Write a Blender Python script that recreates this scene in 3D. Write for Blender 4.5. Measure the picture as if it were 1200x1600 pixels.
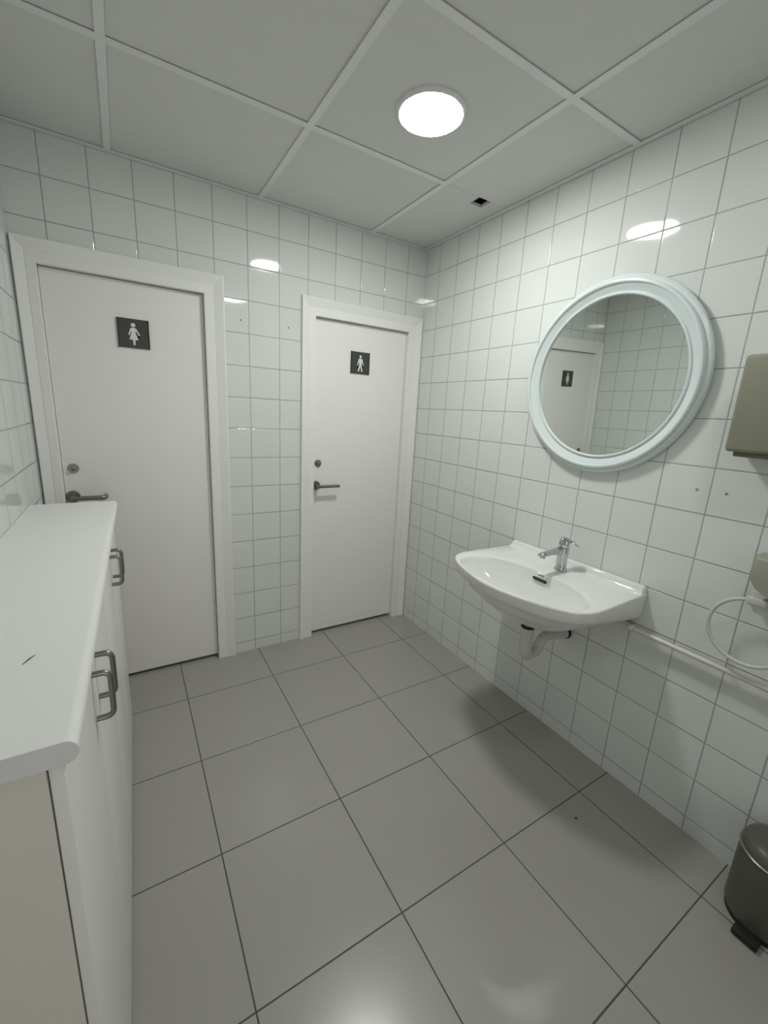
import bpy, bmesh, math
from mathutils import Vector, Matrix
PI = math.pi
scene = bpy.context.scene
for o in list(bpy.data.objects): bpy.data.objects.remove(o)
COL = scene.collection

# ---------------------------------------------------------------- camera
CAM = Vector((-1.5712, -2.2122, 1.3719))
yaw, pitch, roll = 0.55716, -0.23292, 0.05499
fwd = Vector((math.sin(yaw)*math.cos(pitch), math.cos(yaw)*math.cos(pitch), math.sin(pitch)))
rt = Vector((math.cos(yaw), -math.sin(yaw), 0)); up = rt.cross(fwd)
r2 = math.cos(roll)*rt + math.sin(roll)*up; u2 = -math.sin(roll)*rt + math.cos(roll)*up
cd = bpy.data.cameras.new('camera'); cam = bpy.data.objects.new('camera', cd); COL.objects.link(cam)
cd.sensor_fit = 'VERTICAL'; cd.sensor_height = 36; cd.sensor_width = 27; cd.lens = 652.216/1600*36
cd.clip_start = 0.01
m = Matrix((r2, u2, -fwd)).transposed().to_4x4(); m.translation = CAM; cam.matrix_world = m
scene.camera = cam

# ---------------------------------------------------------------- world, exposure
w = bpy.data.worlds.new('world'); scene.world = w; w.use_nodes = True
w.node_tree.nodes['Background'].inputs[0].default_value = (0, 0, 0, 1)
w.node_tree.nodes['Background'].inputs[1].default_value = 0
vs = scene.view_settings; vs.view_transform = 'Standard'; vs.look = 'None'; vs.gamma = 1
vs.use_curve_mapping = False; vs.exposure = 2.60
LAMP = 21.0            # radiance of the round ceiling lamp in view
LAMP_REAR = 5.0       # the older, dimmer one behind the camera
LAMP_COL = (0.985, 1.0, 0.965)

# fill light added behind the camera to brighten surfaces that face it
REAR_FILL = 1.2
ld = bpy.data.lights.new('rear_fill_light', 'AREA'); ld.shape = 'RECTANGLE'; ld.size = 0.75; ld.size_y = 1.9
ld.energy = REAR_FILL; ld.color = (1.0, 0.97, 0.93)
lo = bpy.data.objects.new('rear_fill_light', ld); COL.objects.link(lo); lo.location = (-1.35, -3.6, 1.1); lo.rotation_euler = (PI/2, 0, 0)

# ---------------------------------------------------------------- room numbers
H = 2.298; XL = -1.888; YB = -3.10
TP = 0.15; TX = 0.1214; TY = 0.1390; TZ = 0.0580
FP = 0.40855; FX = 0.1873; FY = 0.2919
CP = 0.589; CX = 0.3723; CY = 0.6229

# ---------------------------------------------------------------- helpers
def tag(o, label=None, cat=None, group=None, kind=None):
    if label: o['label'] = label
    if cat: o['category'] = cat
    if group: o['group'] = group
    if kind: o['kind'] = kind
    return o
def empty(name, loc, label=None, cat=None, group=None, kind=None):
    o = bpy.data.objects.new(name, None); COL.objects.link(o); o.location = loc
    o.empty_display_size = 0.05
    return tag(o, label, cat, group, kind)
def link(name, bm, mat, parent=None, smooth=None, recalc=True):
    """bm is in world coordinates; links it as ONE mesh object whose origin is its parent's (or the world's)."""
    if recalc: bmesh.ops.recalc_face_normals(bm, faces=bm.faces[:])
    me = bpy.data.meshes.new(name)
    off = Vector((0, 0, 0))
    if parent is not None:
        q = parent
        while q is not None: off += q.location; q = q.parent
    bmesh.ops.translate(bm, verts=bm.verts[:], vec=-off)
    bm.to_mesh(me); bm.free()
    o = bpy.data.objects.new(name, me); COL.objects.link(o)
    if parent is not None: o.parent = parent
    me.materials.append(mat)
    if smooth is not None:
        for p in me.polygons: p.use_smooth = True
        if smooth < 180: me.set_sharp_from_angle(angle=math.radians(smooth))
    return o
def box(bm, x0, x1, y0, y1, z0, z1, bev=0, seg=2):
    r = bmesh.ops.create_cube(bm, size=1)
    vv = r['verts']
    for v in vv:
        v.co = Vector(((x0+x1)/2+v.co.x*(x1-x0), (y0+y1)/2+v.co.y*(y1-y0), (z0+z1)/2+v.co.z*(z1-z0)))
    if bev:
        es = set(e for v in vv for e in v.link_edges)
        bmesh.ops.bevel(bm, geom=list(es), offset=bev, segments=seg, profile=0.5, affect='EDGES')
    return bm
def frame_of(axis):
    a = Vector(axis).normalized()
    h = Vector((0, 0, 1)) if abs(a.z) < 0.9 else Vector((1, 0, 0))
    s = a.cross(h).normalized(); t = s.cross(a).normalized()
    return a, s, t
def lathe(bm, org, axis, prof, n=64, cap=True):
    """prof: (radius, distance along axis)"""
    a, s, t = frame_of(axis); org = Vector(org); rings = []
    for r, d in prof:
        if r < 1e-6: rings.append([bm.verts.new(org+a*d)])
        else: rings.append([bm.verts.new(org+a*d+s*(r*math.cos(2*PI*i/n))+t*(r*math.sin(2*PI*i/n))) for i in range(n)])
    for A, B in zip(rings, rings[1:]):
        for i in range(n):
            j = (i+1) % n
            if len(A) == 1 and len(B) == 1: continue
            if len(A) == 1: bm.faces.new((A[0], B[i], B[j]))
            elif len(B) == 1: bm.faces.new((A[i], A[j], B[0]))
            else: bm.faces.new((A[i], A[j], B[j], B[i]))
    if cap:
        if len(rings[0]) > 1: bm.faces.new(rings[0])
        if len(rings[-1]) > 1: bm.faces.new(rings[-1][::-1])
    return bm
def rounded(pts, rad, seg=8):
    pts = [Vector(p) for p in pts]; out = [pts[0]]
    for i in range(1, len(pts)-1):
        p, a, b = pts[i], (pts[i-1]-pts[i]), (pts[i+1]-pts[i])
        r = min(rad, a.length*0.49, b.length*0.49)
        p0 = p+a.normalized()*r; p1 = p+b.normalized()*r
        for k in range(seg+1):
            t = k/seg; out.append(p0*(1-t)**2+p*2*t*(1-t)+p1*t*t)
    out.append(pts[-1]); return out
def tube(bm, pts, rad, n=16, closed=False, cap=True):
    """rad is a number or a list per point"""
    pts = [Vector(p) for p in pts]; N = len(pts)
    rads = rad if isinstance(rad, (list, tuple)) else [rad]*N
    prev = None; rings = []
    for i, p in enumerate(pts):
        if closed: tg = pts[(i+1) % N]-pts[i-1]
        else: tg = pts[min(i+1, N-1)]-pts[max(i-1, 0)]
        tg.normalize()
        if prev is None: _, s, _t = frame_of(tg)
        else: s = (prev-tg*prev.dot(tg)).normalized()
        t = tg.cross(s).normalized(); prev = s
        rings.append([bm.verts.new(p+s*(rads[i]*math.cos(2*PI*k/n))+t*(rads[i]*math.sin(2*PI*k/n))) for k in range(n)])
    for i in range(N if closed else N-1):
        A, B = rings[i], rings[(i+1) % N]
        for k in range(n):
            j = (k+1) % n; bm.faces.new((A[k], A[j], B[j], B[k]))
    if cap and not closed: bm.faces.new(rings[0]); bm.faces.new(rings[-1][::-1])
    return bm
def prism(bm, poly, d0, d1, axis='y'):
    """extrude a 2-D outline: axis y -> poly in (x,z); axis x -> (y,z); axis z -> (x,y)"""
    def P(u, v, d): return {'y': (u, d, v), 'x': (d, u, v), 'z': (u, v, d)}[axis]
    A = [bm.verts.new(P(u, v, d0)) for u, v in poly]; B = [bm.verts.new(P(u, v, d1)) for u, v in poly]
    n = len(poly); bm.faces.new(A); bm.faces.new(B[::-1])
    for i in range(n): bm.faces.new((A[i], A[(i+1) % n], B[(i+1) % n], B[i]))
    return bm
def loft(bm, rings, cap0=True, cap1=True):
    R = [[bm.verts.new(p) for p in r] for r in rings]
    for A, B in zip(R, R[1:]):
        n = len(A)
        for i in range(n): bm.faces.new((A[i], A[(i+1) % n], B[(i+1) % n], B[i]))
    if cap0: bm.faces.new(R[0])
    if cap1: bm.faces.new(R[-1][::-1])
    return R
BM = bmesh.new

# ---------------------------------------------------------------- materials
def mat(name, col, rough=0.5, metal=0.0, spec=0.5, coat=0.0, noise=0.0, nscale=200.0, nbump=0.0, var=0.0, vscale=6.0):
    M = bpy.data.materials.new(name); M.use_nodes = True; nt = M.node_tree; b = nt.nodes['Principled BSDF']
    b.inputs['Base Color'].default_value = (*col, 1); b.inputs['Roughness'].default_value = rough
    b.inputs['Metallic'].default_value = metal; b.inputs['Specular IOR Level'].default_value = spec
    b.inputs['Coat Weight'].default_value = coat; b.inputs['Coat Roughness'].default_value = 0.05
    tc = nt.nodes.new('ShaderNodeTexCoord')
    nz = nt.nodes.new('ShaderNodeTexNoise'); nz.inputs['Scale'].default_value = vscale; nz.inputs['Detail'].default_value = 4
    nt.links.new(tc.outputs['Object'], nz.inputs['Vector'])
    v = max(var, 0.01)
    mr = nt.nodes.new('ShaderNodeMapRange'); mr.inputs['To Min'].default_value = 1-v; mr.inputs['To Max'].default_value = 1+v
    nt.links.new(nz.outputs['Fac'], mr.inputs['Value'])
    vm = nt.nodes.new('ShaderNodeVectorMath'); vm.operation = 'SCALE'; vm.inputs[0].default_value = col
    nt.links.new(mr.outputs[0], vm.inputs['Scale']); nt.links.new(vm.outputs[0], b.inputs['Base Color'])
    if nbump:
        n2 = nt.nodes.new('ShaderNodeTexNoise'); n2.inputs['Scale'].default_value = nscale; n2.inputs['Detail'].default_value = 2
        nt.links.new(tc.outputs['Object'], n2.inputs['Vector'])
        bp = nt.nodes.new('ShaderNodeBump'); bp.inputs['Strength'].default_value = 1; bp.inputs['Distance'].default_value = nbump
        nt.links.new(n2.outputs['Fac'], bp.inputs['Height']); nt.links.new(bp.outputs[0], b.inputs['Normal'])
    return M
def tile_mat(name, au, av, offu, offv, pitch, gw, tile_col, grout_col, rough, grout_rough, bevel, tilt, wob, speck=0.0, spec=0.5):
    """square tiles laid on the world grid: joint lines at coordinate = offu + k*pitch"""
    M = bpy.data.materials.new(name); M.use_nodes = True; nt = M.node_tree; N = nt.nodes; L = nt.links; b = N['Principled BSDF']
    tc = N.new('ShaderNodeTexCoord'); sp = N.new('ShaderNodeSeparateXYZ'); L.new(tc.outputs['Object'], sp.inputs[0])
    def mth(op, a, c=None, d=None):
        n = N.new('ShaderNodeMath'); n.operation = op
        for i, x in enumerate((a, c, d)):
            if x is None: continue
            if isinstance(x, (int, float)): n.inputs[i].default_value = x
            else: L.new(x, n.inputs[i])
        return n.outputs[0]
    def axis(ax, off):
        u = mth('ADD', mth('DIVIDE', mth('SUBTRACT', sp.outputs[ax], off), pitch), 100)
        f = mth('FRACT', u); i = mth('FLOOR', u)
        d = mth('MULTIPLY', mth('MINIMUM', f, mth('SUBTRACT', 1, f)), pitch)
        return f, i, d
    fu, iu, du = axis(au, offu); fv, iv, dv = axis(av, offv)
    d = mth('MINIMUM', du, dv)
    def smooth(x, a, c):
        n = N.new('ShaderNodeMapRange'); n.interpolation_type = 'SMOOTHSTEP'
        n.inputs['From Min'].default_value = a; n.inputs['From Max'].default_value = c
        L.new(x, n.inputs['Value']); return n.outputs[0]
    mask = smooth(d, gw*0.35, gw*0.6)
    cb = N.new('ShaderNodeCombineXYZ'); L.new(iu, cb.inputs[0]); L.new(iv, cb.inputs[1])
    wn = N.new('ShaderNodeTexWhiteNoise'); wn.noise_dimensions = '3D'; L.new(cb.outputs[0], wn.inputs['Vector'])
    sc = N.new('ShaderNodeSeparateColor'); L.new(wn.outputs['Color'], sc.inputs[0])
    # per-tile shade and fine mottling
    nz = N.new('ShaderNodeTexNoise'); nz.inputs['Scale'].default_value = 9; nz.inputs['Detail'].default_value = 5
    L.new(tc.outputs['Object'], nz.inputs['Vector'])
    ns = N.new('ShaderNodeTexNoise'); ns.inputs['Scale'].default_value = 420; L.new(tc.outputs['Object'], ns.inputs['Vector'])
    k = mth('ADD', mth('MULTIPLY', mth('SUBTRACT', sc.outputs[2], .5), 0.025), 1.0)
    k = mth('ADD', k, mth('MULTIPLY', mth('SUBTRACT', nz.outputs['Fac'], .5), 0.04))
    k = mth('ADD', k, mth('MULTIPLY', mth('SUBTRACT', ns.outputs['Fac'], .5), speck))
    vm = N.new('ShaderNodeVectorMath'); vm.operation = 'SCALE'; vm.inputs[0].default_value = tile_col; L.new(k, vm.inputs['Scale'])
    mx = N.new('ShaderNodeMix'); mx.data_type = 'RGBA'; L.new(mask, mx.inputs[0])
    mx.inputs[6].default_value = (*grout_col, 1); L.new(vm.outputs[0], mx.inputs[7]); L.new(mx.outputs[2], b.inputs['Base Color'])
    mr = N.new('ShaderNodeMix'); mr.data_type = 'FLOAT'; L.new(mask, mr.inputs[0]); mr.inputs[2].default_value = grout_rough; mr.inputs[3].default_value = rough
    L.new(mr.outputs[0], b.inputs['Roughness']); b.inputs['Specular IOR Level'].default_value = spec
    # relief: sunk joint, rounded tile edge, each tile laid a hair out of true
    h = mth('MULTIPLY', smooth(d, gw*0.3, gw*0.5+bevel), 0.0009)
    t1 = mth('MULTIPLY', mth('MULTIPLY', mth('SUBTRACT', sc.outputs[0], .5), fu), tilt*pitch)
    t2 = mth('MULTIPLY', mth('MULTIPLY', mth('SUBTRACT', sc.outputs[1], .5), fv), tilt*pitch)
    h = mth('ADD', h, mth('MULTIPLY', mth('ADD', t1, t2), mask))
    n3 = N.new('ShaderNodeTexNoise'); n3.inputs['Scale'].default_value = 22; n3.inputs['Detail'].default_value = 1; L.new(tc.outputs['Object'], n3.inputs['Vector'])
    h = mth('ADD', h, mth('MULTIPLY', n3.outputs['Fac'], wob))
    bp = N.new('ShaderNodeBump'); bp.inputs['Strength'].default_value = 1; bp.inputs['Distance'].default_value = 1
    L.new(h, bp.inputs['Height']); L.new(bp.outputs[0], b.inputs['Normal'])
    return M
WT = (0.705, 0.735, 0.712); GR = (0.36, 0.365, 0.355)
tw = dict(pitch=TP, gw=0.0032, tile_col=WT, grout_col=GR, rough=0.048, grout_rough=0.7, bevel=0.0022, tilt=0.010, wob=0.00004)
M_BACK = tile_mat('white_tile_back', 0, 2, -TX, TZ, **tw)
M_RIGHT = tile_mat('white_tile_right', 1, 2, -TY, TZ, **tw)
M_LEFT = tile_mat('white_tile_left', 1, 2, -0.005, TZ, **tw)
M_FLOOR = tile_mat('grey_floor_tile', 0, 1, -FX, -FY, FP, 0.0036, (0.360, 0.350, 0.325), (0.075, 0.070, 0.062), 0.235, 0.8, 0.0015, 0.003, 0.00002, speck=0.10)
M_CEIL = mat('ceiling_board', (0.72, 0.725, 0.705), 0.9, spec=0.1, nbump=0.0006, nscale=320, var=0.02)
M_TBAR = mat('white_ceiling_metal', (0.80, 0.81, 0.80), 0.45, spec=0.3)
M_DARK = mat('dark_plenum', (0.03, 0.032, 0.036), 0.9)
M_STEELY = mat('galvanised_hanger', (0.35, 0.38, 0.45), 0.4, metal=0.6)
M_DOOR = mat('white_door_laminate', (0.83, 0.815, 0.79), 0.5, spec=0.3, nbump=0.00008, nscale=260, var=0.015)
M_CASE = mat('white_painted_casing', (0.83, 0.835, 0.815), 0.4, spec=0.4, nbump=0.00005, nscale=120)
M_NICKEL = mat('brushed_dark_nickel', (0.26, 0.25, 0.23), 0.32, metal=0.95, var=0.05)
M_CHROME = mat('polished_chrome', (0.56, 0.575, 0.585), 0.05, metal=1.0)
M_SIGN = mat('charcoal_sign_face', (0.055, 0.056, 0.052), 0.38, spec=0.4)
M_SIGNE = mat('black_sign_edge', (0.008, 0.008, 0.008), 0.4)
M_PICTO = mat('white_pictogram', (0.72, 0.75, 0.74), 0.5)
M_GLASS = mat('silvered_mirror', (0.84, 0.875, 0.845), 0.012, metal=1.0)
M_FRAME = mat('pale_glossy_frame', (0.70, 0.765, 0.77), 0.16, spec=0.5, coat=0.4)
M_CERAM = mat('glazed_white_ceramic', (0.80, 0.81, 0.785), 0.08, spec=0.5, coat=0.3)
M_BLACK = mat('black_rubber', (0.008, 0.008, 0.008), 0.6)
M_PLAST = mat('white_grey_plastic', (0.58, 0.58, 0.55), 0.4)
M_PIPE = mat('cream_painted_pipe', (0.66, 0.65, 0.58), 0.35)
M_BEIGE = mat('beige_plastic', (0.24, 0.24, 0.175), 0.5)
M_BEIGED = mat('beige_plastic_base', (0.15, 0.15, 0.11), 0.6)
M_CREAM = mat('pale_beige_plastic', (0.33, 0.325, 0.265), 0.5)
M_LAMIN = mat('white_counter_laminate', (0.85, 0.86, 0.845), 0.30, spec=0.45, nbump=0.00006, nscale=90)
M_EDGE = mat('grey_edge_banding', (0.72, 0.715, 0.72), 0.6, spec=0.2)
M_CAB = mat('white_cabinet_laminate', (0.80, 0.80, 0.76), 0.35, spec=0.4)
M_SIDE = mat('warm_white_side_panel', (0.70, 0.665, 0.62), 0.6, spec=0.2)
M_BIN = mat('dark_olive_grey_plastic', (0.10, 0.10, 0.085), 0.38, spec=0.4)
M_BINL = mat('bin_rim_metal', (0.30, 0.30, 0.27), 0.3, metal=0.7)
M_LOGO = mat('violet_print', (0.10, 0.08, 0.30), 0.5)
M_DIRT = mat('dark_speck', (0.06, 0.06, 0.055), 0.8)
M_PLUG = mat('grey_screw_plug', (0.28, 0.28, 0.27), 0.6)
M_LAMP = bpy.data.materials.new('lamp_diffuser'); M_LAMP.use_nodes = True
_b = M_LAMP.node_tree.nodes['Principled BSDF']; _b.inputs['Base Color'].default_value = (.8, .8, .8, 1)
_b.inputs['Emission Color'].default_value = (*LAMP_COL, 1); _b.inputs['Emission Strength'].default_value = LAMP
M_LAMP2 = M_LAMP.copy(); M_LAMP2.name = 'lamp_diffuser_dim'; M_LAMP2.node_tree.nodes['Principled BSDF'].inputs['Emission Strength'].default_value = LAMP_REAR

# ---------------------------------------------------------------- room shell
DOORS = [  # casing outer left, outer right, outer top, inner (opening) left, right, top
    dict(o=(-1.8835, -1.136, 1.940), i=(-1.8145, -1.221, 1.855)),
    dict(o=(-0.757, -0.0035, 1.929), i=(-0.679, -0.091, 1.844)),
]
b = BM(); box(b, XL-0.1, 0.1, YB-1.2, 0.9, -0.1, 0.0); tag(link('floor', b, M_FLOOR), kind='structure')
b = BM()
xs = [XL-0.1, DOORS[0]['i'][0]-0.02, DOORS[0]['i'][1]+0.02, DOORS[1]['i'][0]-0.02, DOORS[1]['i'][1]+0.02, 0.1]
for k in (0, 2, 4): box(b, xs[k], xs[k+1], 0, 0.12, 0, H+0.4)
box(b, xs[1], xs[2], 0, 0.12, DOORS[0]['i'][2]+0.02, H+0.4); box(b, xs[3], xs[4], 0, 0.12, DOORS[1]['i'][2]+0.02, H+0.4)
tag(link('wall_back', b, M_BACK), kind='structure')
b = BM(); box(b, 0, 0.1, YB-0.1, 0.0, 0, H+0.4); tag(link('wall_right', b, M_RIGHT), kind='structure')
b = BM(); box(b, XL-0.1, XL, YB-0.1, 0.0, 0, H+0.4); tag(link('wall_left', b, M_LEFT), kind='structure')
b = BM()      # wall behind the camera; opening and corridor stub added for the fill light
EX0, EX1, EZ = -1.75, -0.95, 2.03
box(b, XL, EX0, YB-0.1, YB, 0, H+0.4); box(b, EX1, 0, YB-0.1, YB, 0, H+0.4); box(b, EX0, EX1, YB-0.1, YB, EZ, H+0.4)
box(b, XL-0.1, XL, YB-1.1, YB-0.1, 0, H+0.4); box(b, 0, 0.1, YB-1.1, YB-0.1, 0, H+0.4); box(b, XL-0.1, 0.1, YB-1.2, YB-1.1, 0, H+0.4)
tag(link('wall_front', b, M_BACK), kind='structure')
# dark space behind the doors
b = BM()
box(b, XL-0.1, 0.1, 0.9, 1.0, -0.1, H+0.4); box(b, XL-0.1, XL-0.05, 0.12, 0.9, 0, H+0.4); box(b, 0.05, 0.1, 0.12, 0.9, 0, H+0.4)
tag(link('wall_beyond', b, M_DARK), kind='structure')
b = BM(); box(b, XL-0.1, 0.1, YB-1.2, 1.0, H+0.4, H+0.5); tag(link('ceiling_slab', b, M_DARK), kind='structure')

# suspended ceiling: boards on a T-bar grid, one board notched by a small hole
xl = [-0.0025] + [-(CX+CP*k) for k in range(3)] + [XL+0.0025]
yl = [-0.0025] + [-(CY+CP*k) for k in range(5)] + [YB+0.0025]
b = BM()
HX0, HX1, HY0, HY1 = -0.180, -0.112, -0.6229, -0.558
for i in range(len(xl)-1):
    for j in range(len(yl)-1):
        x1, x0, y1, y0 = xl[i]-0.010, xl[i+1]+0.010, yl[j]-0.010, yl[j+1]+0.010
        z0, z1 = H+0.0055, H+0.018
        if i == 0 and j == 0:       # the notched board at the corner, butted against its neighbour
            y0 = -0.6221
            box(b, x0, HX0, y0, y1, z0, z1); box(b, HX1, x1, y0, y1, z0, z1); box(b, HX0, HX1, HY1, y1, z0, z1)
        elif i == 0 and j == 1:
            box(b, x0, x1, y0, -0.6237, z0, z1)
        else: box(b, x0, x1, y0, y1, z0, z1)
tag(link('ceiling', b, M_CEIL), kind='structure')
b = BM()
for x in xl[1:-1]:
    box(b, x-0.012, x+0.012, YB+0.02, -0.02, H+0.0006, H+0.0036); box(b, x-0.001, x+0.001, YB+0.02, -0.02, H+0.0036, H+0.035)
for k, y in enumerate(yl[1:-1]):
    for i in range(len(xl)-1):
        if k == 0 and i == 0: continue
        xa = xl[i]-(0.012 if i else 0.02); xb = xl[i+1]+(0.012 if i < len(xl)-2 else 0.02)
        box(b, xb, xa, y-0.012, y+0.012, H+0.0004, H+0.0034); box(b, xb, xa, y-0.001, y+0.001, H+0.0034, H+0.035)
tag(link('trim_1', b, M_TBAR), kind='structure')
b = BM()
g = 0.003
for (x0, x1, y0, y1) in ((XL+g, -g, -0.022, -g), (-0.022, -g, YB+g, -0.022), (XL+g, XL+0.022, YB+g, -0.022), (XL+0.022, -0.022, YB+g, YB+0.022)):
    box(b, x0, x1, y0, y1, H, H+0.0035)
tag(link('trim_2', b, M_TBAR), kind='structure')
# bits of hanger wire and channel seen through the hole
b = BM(); tube(b, [(-0.150, -0.600, H+0.02), (-0.146, -0.588, H+0.10), (-0.146, -0.588, H+0.4)], 0.004, 8)
box(b, -0.25, -0.05, -0.612, -0.602, H+0.045, H+0.075)
tag(link('trim_3', b, M_STEELY), kind='structure')

# ---------------------------------------------------------------- doors
def casing(b, o, i):
    """mitred casing: proud outer edge, sloping in to a flat band, then the rebate that shows beside the leaf"""
    xo0, xo1, zo = o; xi0, xi1, zi = i
    def pt(side, s, y):          # s = 0 at outer edge, 1 at the opening
        L_, R_, T_ = xo0+(xi0-xo0)*s, xo1+(xi1-xo1)*s, zo+(zi-zo)*s
        return [(L_, y, 0.0), (L_, y, T_), (R_, y, T_), (R_, y, 0.0)]
    prof = [(0.0, 0.0), (0.0, -0.017), (0.02, -0.0195), (0.06, -0.0205), (0.50, -0.0095), (0.53, -0.0085), (0.56, -0.0105), (0.97, -0.0105), (1.0, -0.009), (1.0, 0.065), (0.9, 0.065), (0.9, 0.0)]
    rows = [[b.verts.new(p) for p in pt(0, s, y)] for s, y in prof]
    n = len(rows)
    for a in range(n):
        A, B = rows[a], rows[(a+1) % n]
        for k in range(3): b.faces.new((A[k], A[k+1], B[k+1], B[k]))
    b.faces.new([r[0] for r in rows]); b.faces.new([r[3] for r in rows][::-1])
def lever_hardware(root, xr, xk, xt, zr, zk, straight):
    Y = 0.0185
    k = empty('door_handle', (xr-root.location.x, Y, zr)); k.parent = root
    b = BM(); lathe(b, (xr, Y, zr), (0, -1, 0), [(0.0265, 0), (0.0265, 0.005), (0.0245, 0.0085), (0.010, 0.0092), (0, 0.0092)], 40); link('rosette', b, M_NICKEL, k, 40)
    b = BM()
    if straight:
        tube(b, [(xr, Y-0.006, zr), (xr, Y-0.060, zr)], 0.0098, 20)
        tube(b, [(xr-0.009, Y-0.052, zr), (xt, Y-0.052, zr)], 0.0088, 20)
    else:
        tube(b, rounded([(xr, Y-0.006, zr), (xr, Y-0.055, zr), (xt, Y-0.055, zr), (xt, Y-0.012, zr)], 0.018), 0.0098, 20)
    link('lever', b, M_NICKEL, k, 40)
    t = empty('door_lock', (xk-root.location.x, Y, zk)); t.parent = root
    b = BM(); lathe(b, (xk, Y, zk), (0, -1, 0), [(0.020, 0), (0.020, 0.004), (0.018, 0.007), (0, 0.007)], 36); link('lock_plate', b, M_NICKEL, t, 40)
    b = BM(); lathe(b, (xk, Y, zk), (0, -1, 0), [(0.008, 0.006), (0.0095, 0.010), (0.0095, 0.016), (0.006, 0.0195), (0, 0.0205)], 24); link('thumb_button', b, M_NICKEL, t, 50)
for n, (D, hw) in enumerate(zip(DOORS, ((-1.788, -1.776, -1.668, 0.943, 1.067, False), (-0.658, -0.645, -0.530, 0.944, 1.072, True)))):
    xc = (D['i'][0]+D['i'][1])/2
    root = empty('door_%d' % (n+1), (xc, 0, 0), kind='structure')
    b = BM(); casing(b, D['o'], D['i']); link('door_frame', b, M_CASE, root)
    b = BM(); box(b, D['i'][0]+0.0010, D['i'][1]-0.0020, 0.0185, 0.056, 0.017, D['i'][2]-0.003, 0.0012, 1); link('door_leaf', b, M_DOOR, root)
    lever_hardware(root, *hw)

# ---------------------------------------------------------------- signs on the doors
def disc(cx, cz, r, n=28, sx=1): return [(cx+sx*r*math.cos(2*PI*i/n), cz+r*math.sin(2*PI*i/n)) for i in range(n)]
WOMAN = [[(-.022,.235),(.022,.235),(.022,.190),(.075,.185),(.098,.160),(.200,-.045),(.172,-.070),(.155,-.062),(.078,.085),(.060,.040),(.150,-.215),(.040,-.215),(.032,-.400),(-.032,-.400),(-.040,-.215),(-.150,-.215),(-.060,.040),(-.078,.085),(-.125,-.062),(-.142,-.070),(-.170,-.045),(-.098,.160),(-.075,.185),(-.022,.190)], disc(0, .285, .072, sx=1)]
MAN = [[(-.018,.235),(.018,.235),(.018,.200),(.078,.195),(.100,.165),(.170,-.095),(.172,-.130),(.145,-.125),(.070,.050),(.062,-.060),(.132,-.380),(.120,-.400),(.060,-.385),(.002,-.150),(-.060,-.385),(-.125,-.400),(-.136,-.385),(-.062,-.060),(-.070,.050),(-.145,-.125),(-.172,-.130),(-.170,-.095),(-.100,.165),(-.078,.195),(-.018,.200)], disc(0, .290, .066, sx=.85)]
def sign(cx, cz, shapes, label):
    t = empty('restroom_sign', (cx, 0.0185, cz), label, 'sign', 'restroom signs on the doors')
    s = 0.118; y = 0.0183
    b = BM(); box(b, cx-s/2+0.003, cx+s/2-0.003, y-0.0062, y-0.0008, cz-s/2, cz+s/2, 0.0006, 1); link('sign_plate', b, M_SIGN, t)
    for sg in (-1, 1):
        b = BM(); xa = cx+sg*(s/2-0.0015); box(b, xa-0.0017, xa+0.0017, y-0.0085, y, cz-s/2-0.0006, cz+s/2+0.0006, 0.0005, 1); link('edge_rail', b, M_SIGNE, t)
    b = BM()
    for sh in shapes: prism(b, [(cx+u*s, cz+v*s) for u, v in sh], y-0.0072, y-0.0062, 'y')
    bmesh.ops.triangulate(b, faces=[f for f in b.faces if len(f.verts) > 4])
    link('pictogram', b, M_PICTO, t)
sign(-1.509, 1.647, WOMAN, 'square charcoal sign with a white woman pictogram on the left door')
sign(-0.399, 1.640, MAN, 'square charcoal sign with a white man pictogram on the right door')

# ---------------------------------------------------------------- ceiling lamps
def lamp(x, y, label, glow):
    t = empty('ceiling_lamp', (x, y, H), label, 'lamp', 'round ceiling lamps')
    z = H+0.0058
    b = BM(); lathe(b, (x, y, z), (0, 0, -1), [(0.100, -0.002), (0.110, -0.002), (0.110, 0.004), (0.108, 0.0085), (0.1025, 0.0115), (0.0985, 0.0105), (0.0985, 0.004)], 72, cap=False); link('lamp_rim', b, M_TBAR, t, 40)
    b = BM(); lathe(b, (x, y, z), (0, 0, -1), [(0.0985, 0.0045), (0.0985, 0.0095), (0.096, 0.0115), (0.080, 0.0135), (0.045, 0.015), (0, 0.0155)], 72, cap=True); link('lamp_diffuser', b, glow, t, 40)
lamp(-0.670, -0.916, 'round white ceiling lamp glowing over the floor before the right door', M_LAMP)
lamp(-0.640, -2.090, 'round ceiling lamp behind the camera, seen only as a glint in the tiles', M_LAMP2)

# ---------------------------------------------------------------- round mirror
MY, MZ = -1.228, 1.541
t = empty('round_mirror', (0, MY, MZ), 'large round mirror in a pale glossy moulded frame above the washbasin', 'mirror')
b = BM()
prof = [(0.280, 0.002), (0.3425, 0.002), (0.3450, 0.006), (0.3450, 0.013), (0.3425, 0.0185), (0.3375, 0.0215), (0.3315, 0.0215), (0.3290, 0.0215), (0.3285, 0.0260), (0.3275, 0.0310), (0.3245, 0.0345), (0.3200, 0.0355), (0.3160, 0.0335), (0.3145, 0.0305), (0.3140, 0.0275), (0.3110, 0.0268), (0.3060, 0.0235), (0.3010, 0.0180), (0.2965, 0.0150), (0.2945, 0.0148), (0.2940, 0.0180), (0.2925, 0.0205), (0.2900, 0.0215), (0.2870, 0.0205), (0.2852, 0.0175), (0.2847, 0.0120), (0.280, 0.0100)]
prof = [(r_+0.0065 if r_ > 0.305 else r_, d_) for r_, d_ in prof]
lathe(b, (0, MY, MZ), (-1, 0, 0), prof, 160, cap=False)
link('mirror_frame', b, M_FRAME, t, 24)
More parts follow.
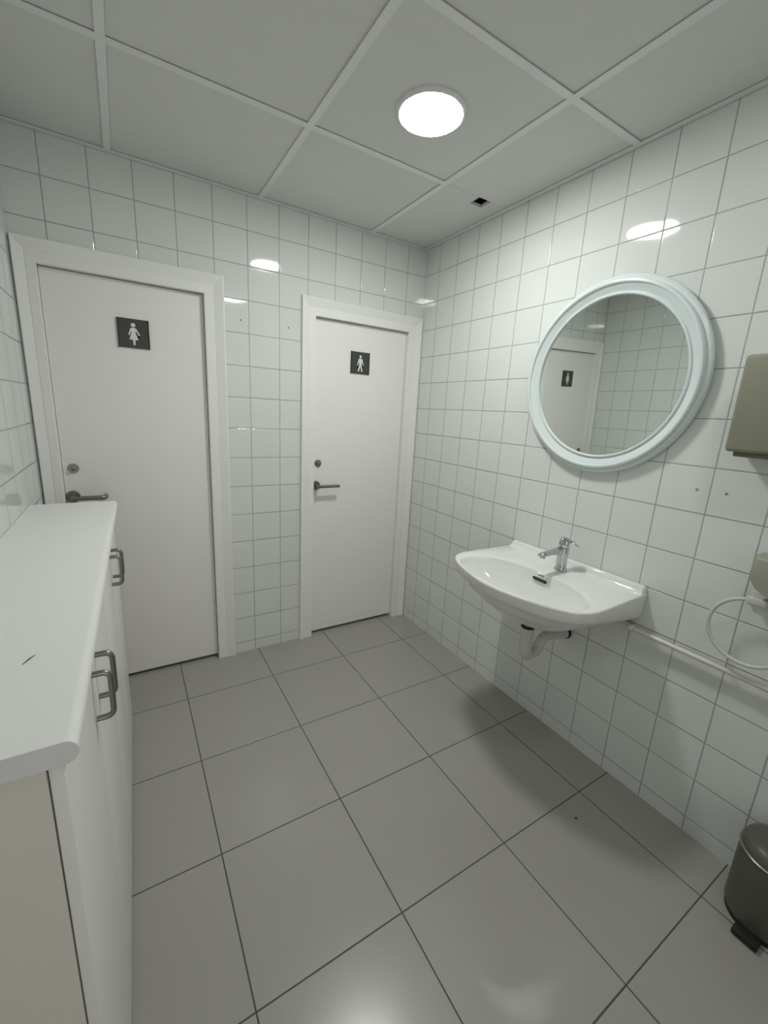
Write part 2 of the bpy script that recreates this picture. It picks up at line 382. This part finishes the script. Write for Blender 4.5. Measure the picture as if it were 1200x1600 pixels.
b = BM(); lathe(b, (0, MY, MZ), (-1, 0, 0), [(0.2835, 0.008), (0.2835, 0.0125)], 128); link('mirror_glass', b, M_GLASS, t)
t.location.x = -0.0075; t.rotation_euler = (0, math.radians(-1.3), 0)     # hangs a hair forward at the top

# ---------------------------------------------------------------- washbasin
YC = -1.213; ZT = 0.787; DR = (-0.272, -1.232)
half = [(0.003, .312), (0.04, .313), (0.12, .316), (0.20, .319), (0.27, .322), (0.315, .322), (0.350, .316), (0.380, .302), (0.403, .280), (0.425, .248), (0.445, .205), (0.464, .150), (0.478, .095), (0.487, .045), (0.490, 0)]
def outline_poly(half):
    pts = [(-d, YC+w_) for d, w_ in half]; pts += [(-d, YC-w_) for d, w_ in half[-2::-1]]
    return pts
OUT = outline_poly(half)
BC = Vector((-0.330, YC-0.010))
def ray_poly(poly, c, ang):
    dx, dy = math.cos(ang), math.sin(ang); best = None
    n = len(poly)
    for i in range(n):
        (x1, y1), (x2, y2) = poly[i], poly[(i+1) % n]
        ex, ey = x2-x1, y2-y1; den = dx*ey-dy*ex
        if abs(den) < 1e-12: continue
        t_ = ((x1-c.x)*ey-(y1-c.y)*ex)/den; s_ = ((x1-c.x)*dy-(y1-c.y)*dx)/den
        if t_ > 0 and -1e-9 <= s_ <= 1+1e-9 and (best is None or t_ < best): best = t_
    return Vector((c.x+dx*best, c.y+dy*best))
NB = 192
angs = [2*PI*i/NB for i in range(NB)]
for cx_, cy_ in (OUT[0], OUT[-1]):
    a_ = math.atan2(cy_-BC.y, cx_-BC.x) % (2*PI)
    k_ = min(range(NB), key=lambda i: abs(angs[i]-a_)); angs[k_] = a_
outer = [ray_poly(OUT, BC, a_) for a_ in angs]
def inner_pt(a_):
    # wide D-shaped bowl: pointed ends swept forward, straight-ish back
    c, s = math.cos(a_), math.sin(a_)
    A_, B_ = 0.138, 0.277
    n = 2.15
    r = 1/((abs(c)/A_)**n+(abs(s)/B_)**n)**(1/n)
    x, y = BC.x+r*c, BC.y+r*s
    q = (y-BC.y)/B_
    return Vector((x-0.012*q*q, y))
inner = [inner_pt(a_) for a_ in angs]
rings = []
def ring(f): rings.append([f(i) for i in range(NB)])
dv = Vector(DR)
for s_ in (0.085, 0.14, 0.22, 0.32, 0.43, 0.54, 0.65, 0.75, 0.83, 0.90, 0.95, 0.98):
    def f(i, s_=s_):
        p = dv+(inner[i]-dv)*s_; return Vector((p.x, p.y, ZT-0.009-0.135*(1-s_**3.0)-(0.004 if s_ < .2 else 0)))
    ring(f)
ring(lambda i: Vector((inner[i].x, inner[i].y, ZT-0.0035)))
def mixio(i, k): return inner[i]+(outer[i]-inner[i])*k
ring(lambda i: Vector((*mixio(i, 0.10), ZT-0.0006)))
ring(lambda i: Vector((*mixio(i, 0.25), ZT+0.0002)))
ring(lambda i: Vector((*mixio(i, 0.60), ZT)))
def outer_in(i, d):
    p = outer[i]; v = (BC-p); v.normalize()
    q = p+v*d
    if p.x > -0.004: q = Vector((p.x, q.y))
    return q
ring(lambda i: Vector((*outer_in(i, 0.006), ZT+0.0006)))
ring(lambda i: Vector((*outer_in(i, 0.0022), ZT-0.0010)))
ring(lambda i: Vector((*outer_in(i, 0.0004), ZT-0.0035)))
ring(lambda i: Vector((*outer_in(i, 0.0), ZT-0.0075)))
def apron(i):           # deeper towards the wall
    d = -outer[i].x; k = max(0.0, 1-d/0.34); return 0.046+0.055*k
ring(lambda i: Vector((*outer_in(i, 0.0065), ZT-apron(i)*0.75)))
ring(lambda i: Vector((*outer_in(i, 0.0105), ZT-apron(i)*0.95)))
ring(lambda i: Vector((*outer_in(i, 0.019), ZT-apron(i)-0.003)))
for s_ in (0.90, 0.80, 0.68, 0.55, 0.42, 0.30, 0.20, 0.12):
    def f(i, s_=s_):
        o_ = outer_in(i, 0.019); p = dv+(o_-dv)*s_
        z0 = ZT-apron(i)-0.003; return Vector((p.x, p.y, z0+(0.6065-z0)*(1-s_**2.2)))
    ring(f)
t = empty('washbasin', (0, YC, ZT), 'white ceramic wall-hung washbasin with shaped bowl under the round mirror', 'washbasin')
b = BM(); loft(b, rings, True, True)
link('basin_bowl', b, M_CERAM, t, 60)
# upstand against the wall, with coved front and tapered ends
b = BM(); RR = []
for y, k in ((-0.904, 0.0), (-0.908, .8), (-0.914, 1.0), (-1.2, 1.0), (-1.512, 1.0), (-1.518, .8), (-1.522, 0.0)):
    hgt = 0.028*k
    sec = [(-0.0025, -0.014), (-0.0025, hgt-0.002), (-0.005, hgt), (-0.018, hgt), (-0.023, hgt-0.003), (-0.027, hgt*0.45), (-0.034, hgt*0.12+0.0005), (-0.046, 0.0004), (-0.048, -0.014)]
    RR.append([Vector((x, y, ZT+z)) for x, z in sec])
loft(b, RR); link('upstand', b, M_CERAM, t, 50)
# overflow slot, maker's mark, drain ring
def bowl_back(y):
    # x of the bowl wall a little below the rim on the wall side
    return None
b = BM()
ox = -0.1985
o_tilt = Matrix.Rotation(math.radians(-22), 3, 'Y')
OV = Vector((-0.2025, -1.216, ZT-0.030))
nrm = Vector((-0.78, 0, 0.62)).normalized(); upv = Vector((0.62, 0, 0.78)).normalized(); sd = Vector((0, -1, 0))
pl = []
for k in range(24):
    a_ = 2*PI*k/24; cx_ = 0.026 if math.cos(a_) > 0 else -0.026
    pl.append((cx_+0.0048*math.cos(a_), 0.0048*math.sin(a_)))
A = [b.verts.new(OV+sd*u+upv*v+nrm*0.0035) for u, v in pl]; B = [b.verts.new(OV+sd*u+upv*v-nrm*0.012) for u, v in pl]
b.faces.new(A); b.faces.new(B[::-1])
for k in range(24): b.faces.new((A[k], A[(k+1) % 24], B[(k+1) % 24], B[k]))
tag(link('overflow_slot', b, M_BLACK, t), 'black overflow slot')
fc = bpy.data.curves.new('mark', 'FONT'); fc.body = 'Roca'; fc.size = 0.013; fc.align_x = 'CENTER'; fc.extrude = 0.0002; fc.offset = 0.0003
fo = bpy.data.objects.new('mark_source', fc); COL.objects.link(fo)
me = bpy.data.meshes.new_from_object(fo.evaluated_get(bpy.context.evaluated_depsgraph_get())); bpy.data.objects.remove(fo)
MK = OV+upv*0.0145+nrm*0.0042
for v in me.vertices: v.co = MK+sd*v.co.x+upv*v.co.y+nrm*v.co.z-t.location
me.materials.clear(); me.materials.append(M_LOGO)
o = bpy.data.objects.new('printed_mark', me); COL.objects.link(o); o.parent = t; tag(o, 'small violet lettering')
b = BM(); lathe(b, (DR[0], DR[1], 0.6405), (0, 0, 1), [(0.030, -0.002), (0.030, 0.002), (0.026, 0.0035), (0.018, 0.001), (0, 0.0)], 36, cap=True); link('drain_ring', b, M_CHROME, t, 40)

# ---------------------------------------------------------------- tap
TB = Vector((-0.098, -1.230, ZT))
t = empty('basin_tap', TB, 'chrome single-lever mixer tap standing on the washbasin deck', 'tap')
b = BM(); lathe(b, TB, (0, 0, 1), [(0.0255, 0), (0.0262, 0.002), (0.0262, 0.006), (0.0225, 0.0085), (0.0210, 0.012), (0.0208, 0.05), (0.0218, 0.075), (0.0222, 0.098), (0.0205, 0.101), (0, 0.101)], 40); link('tap_body', b, M_CHROME, t, 40)
b = BM(); RR = []
for d, zc, hw_, hh in ((0.004, 0.0835, .0165, .0165), (0.03, 0.086, .0155, .0135), (0.06, 0.087, .0150, .0105), (0.10, 0.0855, .0145, .0080), (0.132, 0.083, .0138, .0065), (0.141, 0.082, .0120, .0045)):
    sec = [(-1, -.6), (-.75, -1), (.75, -1), (1, -.6), (.85, .55), (.45, 1), (-.45, 1), (-.85, .55)]
    RR.append([TB+Vector((-d, u*hw_, zc+v*hh)) for u, v in sec])
loft(b, RR); link('spout', b, M_CHROME, t, 45)
b = BM(); lathe(b, TB+Vector((-0.124, 0, 0.080)), (-0.15, 0, -1), [(0.0115, 0), (0.0115, 0.010), (0.0095, 0.012), (0, 0.0115)], 24); link('aerator', b, M_CHROME, t, 40)
t2 = empty('lever_handle', (0, 0, 0.101)); t2.parent = t
b = BM(); RR = []
a_dir = Vector((0.55, -0.83, 0)).normalized(); s_dir = Vector((0.83, 0.55, 0)).normalized()
for z, hw_, hd in ((0.1015, .0195, .0195), (0.106, .0205, .0205), (0.122, .0200, .0200), (0.132, .0180, .0180), (0.1365, .0135, .0140)):
    sec = []
    for k in range(24):
        a_ = 2*PI*k/24; c, s = math.cos(a_), math.sin(a_)
        r = 1/((abs(c))**3.2+(abs(s))**3.2)**(1/3.2)
        sec.append(TB+a_dir*(r*c*hw_)+s_dir*(r*s*hd)+Vector((0, 0, z)))
    RR.append(sec)
loft(b, RR); link('cartridge_cap', b, M_CHROME, t2, 45)
b = BM(); RR = []
for d, zc, hw_, hh in ((0.004, 0.1285, .0150, .0065), (0.020, 0.1275, .0145, .0055), (0.034, 0.122, .0120, .0042), (0.046, 0.1145, .0085, .0030), (0.054, 0.108, .0045, .0018)):
    sec = [(-1, -.5), (-.7, -1), (.7, -1), (1, -.5), (1, .4), (.6, 1), (-.6, 1), (-1, .4)]
    RR.append([TB+a_dir*d+s_dir*(u*hw_)+Vector((0, 0, zc+v*hh)) for u, v in sec])
loft(b, RR); link('lever_blade', b, M_CHROME, t2, 50)

# ---------------------------------------------------------------- waste trap
TX_, TY_ = -0.262, -1.240
t = empty('waste_trap', (TX_, TY_, 0.59), 'white plastic U-shaped waste trap under the washbasin running into the wall', 'waste pipe')
b = BM(); lathe(b, (TX_, TY_, 0.604), (0, 0, -1), [(0.036, 0), (0.038, 0.004), (0.034, 0.010), (0.026, 0.012)], 36); tag(link('drain_washer', b, M_BLACK, t, 40), 'black rubber washer')
b = BM(); lathe(b, (TX_, TY_, 0.590), (0, 0, -1), [(0.020, 0), (0.022, 0.004)], 32); link('drain_collar', b, M_CHROME, t, 40)
b = BM(); lathe(b, (TX_, TY_, 0.5865), (0, 0, -1), [(0.022, 0), (0.027, 0.001), (0.027, 0.012), (0.024, 0.013)], 8); tag(link('lock_nut', b, M_BLACK, t), 'black lock nut')
path = rounded([(TX_, TY_, 0.574), (TX_, TY_, 0.448), (TX_+0.078, TY_, 0.448), (TX_+0.096, TY_, 0.500), (TX_+0.145, TY_, 0.506), (-0.040, TY_, 0.492)], 0.042, 10)
b = BM(); rr = [0.0255 if p.x < TX_+0.02 else 0.0215 for p in path]; tube(b, path, rr, 28); link('trap_bend', b, M_PLAST, t, 50)
b = BM(); tube(b, [(-0.048, TY_, 0.4925), (-0.016, TY_, 0.4895)], 0.0245, 28); link('wall_sleeve', b, M_PLAST, t, 40)
b = BM(); tube(b, [(-0.017, TY_, 0.4896), (-0.0015, TY_, 0.488)], 0.0262, 28); tag(link('wall_seal', b, M_BLACK, t, 40), 'black rubber wall seal')

# ---------------------------------------------------------------- water pipe along the wall
t = empty('water_pipe', (-0.03, -1.9, 0.64), 'cream painted water pipe running level along the wall right of the washbasin', 'pipe')
b = BM(); tube(b, rounded([(-0.002, -1.500, 0.648), (-0.027, -1.500, 0.648), (-0.027, -1.54, 0.648), (-0.027, YB+0.01, 0.648)], 0.008, 6), 0.0085, 18); link('pipe_run', b, M_PIPE, t, 40)
b = BM(); lathe(b, (-0.027, -1.495, 0.648), (0, -1, 0), [(0.010, 0), (0.0125, 0.002), (0.0125, 0.015), (0.009, 0.018)], 20); link('end_fitting', b, M_PIPE, t, 40)
for yc in (-2.05, -2.75):
    b = BM(); box(b, -0.030, -0.001, yc-0.007, yc+0.007, 0.636, 0.660, 0.003); link('pipe_clip', b, M_PIPE, t, 40)
b = BM(); tube(b, rounded([(-0.003, -1.484, 0.664), (-0.022, -1.470, 0.664), (-0.026, -1.440, 0.652)], 0.02), 0.007, 12)
tag(link('supply_stub', b, M_NICKEL, t, 40), 'dark metal supply end tucked under the basin')

# ---------------------------------------------------------------- towel dispenser, soap dispenser, towel ring
t = empty('towel_dispenser', (0, -1.80, 1.31), 'beige plastic paper towel dispenser on the wall right of the mirror', 'dispenser')
DY0, DY1 = -1.690, -1.965
b = BM(); box(b, -0.120, -0.004, DY1, DY0, 1.318, 1.578, 0.010, 3); link('dispenser_cover', b, M_BEIGE, t, 40)
b = BM(); box(b, -0.105, -0.003, DY1+0.012, DY0-0.018, 1.305, 1.320, 0.004, 2); link('dispenser_base', b, M_BEIGED, t, 40)
t = empty('soap_dispenser', (0, -1.88, 0.92), 'small rounded beige dispenser on the wall above the towel ring', 'dispenser')
b = BM()
prism(b, [(-1.868+0.062*math.cos(a_), 0.988+0.062*math.sin(a_)) for a_ in [PI+PI*k/20 for k in range(21)]]+[(-1.806, 1.035), (-1.930, 1.035)], -0.075, -0.002, 'x')
bmesh.ops.bevel(b, geom=[e for e in b.edges if abs(e.verts[0].co.x+0.075) < 1e-4 and abs(e.verts[1].co.x+0.075) < 1e-4], offset=0.014, segments=4, profile=0.5, affect='EDGES')
link('dispenser_shell', b, M_CREAM, t, 40)
RY, RZ, RX = -1.832, 0.800, -0.050
t = empty('towel_ring', (0, RY, RZ+0.1), 'white plastic towel ring on the tiles above the water pipe', 'towel ring')
b = BM(); tube(b, [(RX, RY+0.1*math.cos(2*PI*k/72), RZ+0.1*math.sin(2*PI*k/72)) for k in range(72)], 0.0055, 14, closed=True); link('ring', b, M_PLAST, t, 180)
b = BM(); box(b, -0.062, -0.012, RY-0.026, RY+0.022, RZ+0.088, RZ+0.112, 0.006, 3); link('ring_bracket', b, M_PLAST, t, 40)
b = BM(); box(b, -0.013, -0.001, RY-0.034, RY+0.030, RZ+0.072, RZ+0.118, 0.004, 3); link('wall_plate', b, M_PLAST, t, 40)

# ---------------------------------------------------------------- screw plugs in the tiles
def plug(p, ax, label):
    b = BM(); lathe(b, p, ax, [(0.0045, 0), (0.0042, 0.0012), (0.0015, 0.0016), (0.0012, 0.0008), (0, 0.0008)], 16)
    tag(link('screw_plug', b, M_PLUG, None, 40), label, 'screw plug', 'grey plugs in drilled tiles')
plug((-1.060, 0, 1.767), (0, -1, 0), 'tiny grey plug in the tiles beside the casing of the left door')
plug((-0.824, 0, 1.766), (0, -1, 0), 'tiny grey plug in the tiles beside the casing of the right door')
plug((0, -1.602, 1.184), (-1, 0, 0), 'tiny grey plug below the mirror, the one nearer the mirror')
plug((0, -1.682, 1.185), (-1, 0, 0), 'tiny grey plug under the beige towel dispenser')

# ---------------------------------------------------------------- counter and cabinets (the run stands slightly askew to the wall)
YN, YF, CTZ = -1.678, -0.300, 0.980
def skew(bm):
    for v in bm.verts:
        k = (v.co.x-XL)/0.245
        v.co.x += k*(-0.0245*(YF-v.co.y)/(YF-YN)+0.0) if k > 0 else 0
XFRONT = -1.6195
b = BM(); r = 0.0152
sec = [(XL+0.001, CTZ-0.0305), (XL+0.001, CTZ)]
for k in range(13):
    a_ = PI/2-PI*k/12; sec.append((XFRONT-r+r*math.cos(a_), CTZ-r-0.0001+r*math.sin(a_)))
prism(b, sec, YN, YF, 'y'); skew(b)
t = empty('worktop', ((XL+XFRONT)/2, (YN+YF)/2, CTZ-0.0305), 'white laminate worktop with rounded front edge on the low cabinets', 'worktop')
link('top_board', b, M_LAMIN, t, 40)
b = BM(); prism(b, [(x if x > XL+.01 else XL+.001, z) for x, z in sec], YN-0.0012, YN-0.0001, 'y'); skew(b); tag(link('end_band', b, M_EDGE, t), 'grey edge band on the near end')
def cabinet(y0, y1, label):
    """y0 near, y1 far"""
    t = empty('base_cabinet', ((XL-1.66)/2, (y0+y1)/2, 0), label, 'cabinet', 'base cabinets under the worktop')
    zt = CTZ-0.0310; xb = -1.658
    b = BM()
    for (ya, yb) in ((y0, y0+0.016), (y1-0.016, y1)): box(b, XL+0.002, xb, ya, yb, 0.0, zt, 0.0006, 1)
    box(b, XL+0.002, xb, y0+0.016, y1-0.016, 0.06, 0.076); box(b, XL+0.002, xb, y0+0.016, y1-0.016, zt-0.016, zt)
    box(b, XL+0.002, XL+0.008, y0+0.016, y1-0.016, 0.076, zt-0.016); box(b, XL+0.01, xb-0.03, y0+0.016, y1-0.016, 0.45, 0.466)
    box(b, xb-0.014, xb, y0+0.016, y1-0.016, 0.0, 0.06)
    skew(b); link('cabinet_carcass', b, M_SIDE, t)
    ym = (y0+y1)/2
    for (ya, yb, hy) in ((y0+0.0015, ym-0.0015, ym-0.036), (ym+0.0015, y1-0.0015, ym+0.036)):
        b = BM(); box(b, xb+0.0016, xb+0.0188, ya, yb, 0.012, zt-0.006, 0.0022, 3); skew(b); d = link('cabinet_door', b, M_CAB, t, 40)
        xf = xb+0.0186
        b = BM(); tube(b, rounded([(xf, hy, 0.874), (xf+0.031, hy, 0.874), (xf+0.031, hy, 0.780), (xf, hy, 0.780)], 0.016, 8), 0.0056, 16); skew(b); tag(link('pull_handle', b, M_NICKEL, d, 40), 'dark nickel bow handle')
YM = (YN+YF)/2
cabinet(YN+0.006, YM-0.0005, 'white two-door base cabinet with dark bow handles, nearest the camera')
cabinet(YM+0.0005, YF-0.004, 'white two-door base cabinet with dark bow handles, further end next to the left door')
b = BM(); tube(b, [(-1.728, -1.475, CTZ+0.0008), (-1.721, -1.462, CTZ+0.0016), (-1.716, -1.452, CTZ+0.0008)], [0.0004, 0.0009, 0.0003], 8)
tag(link('crumb', b, M_DIRT, None, 60), 'tiny dark crumb lying on the white worktop', 'crumb')
b = BM(); bmesh.ops.create_icosphere(b, subdivisions=2, radius=0.0045); bmesh.ops.scale(b, vec=(1.2, 0.8, 0.35), verts=b.verts[:]); bmesh.ops.translate(b, vec=(-0.300, -1.581, 0.0014), verts=b.verts[:])
tag(link('floor_crumb', b, M_DIRT, None, 60), 'tiny dark speck of dirt on the grey floor', 'crumb')

# ---------------------------------------------------------------- pedal bin
BX, BY, BR = -0.102, -2.040, 0.086
t = empty('pedal_bin', (BX, BY, 0), 'small dark pedal bin standing on the floor in the corner by the wall', 'bin')
b = BM(); lathe(b, (BX, BY, 0), (0, 0, 1), [(BR-0.012, 0.012), (BR-0.003, 0.016), (BR, 0.026), (BR+0.001, 0.20), (BR, 0.222), (BR-0.003, 0.224), (0, 0.224)], 64); link('bin_body', b, M_BIN, t, 40)
b = BM(); lathe(b, (BX, BY, 0), (0, 0, 1), [(BR-0.005, 0.0), (BR-0.004, 0.013), (BR-0.016, 0.0135)], 64); link('base_ring', b, M_BLACK, t, 40)
b = BM(); lathe(b, (BX, BY, 0), (0, 0, 1), [(BR-0.003, 0.2242), (BR+0.003, 0.2250), (BR+0.0035, 0.2285), (BR, 0.231)], 64); link('rim_band', b, M_BINL, t, 40)
b = BM(); lathe(b, (BX, BY, 0), (0, 0, 1), [(BR, 0.2312), (BR-0.001, 0.242), (BR-0.008, 0.255), (BR-0.025, 0.265), (BR-0.05, 0.270), (0, 0.272)], 64); link('bin_lid', b, M_BIN, t, 60)
b = BM(); box(b, BX-BR-0.034, BX-BR+0.02, BY-0.028, BY+0.030, 0.004, 0.020, 0.003, 2); link('foot_pedal', b, M_BLACK, t, 40)
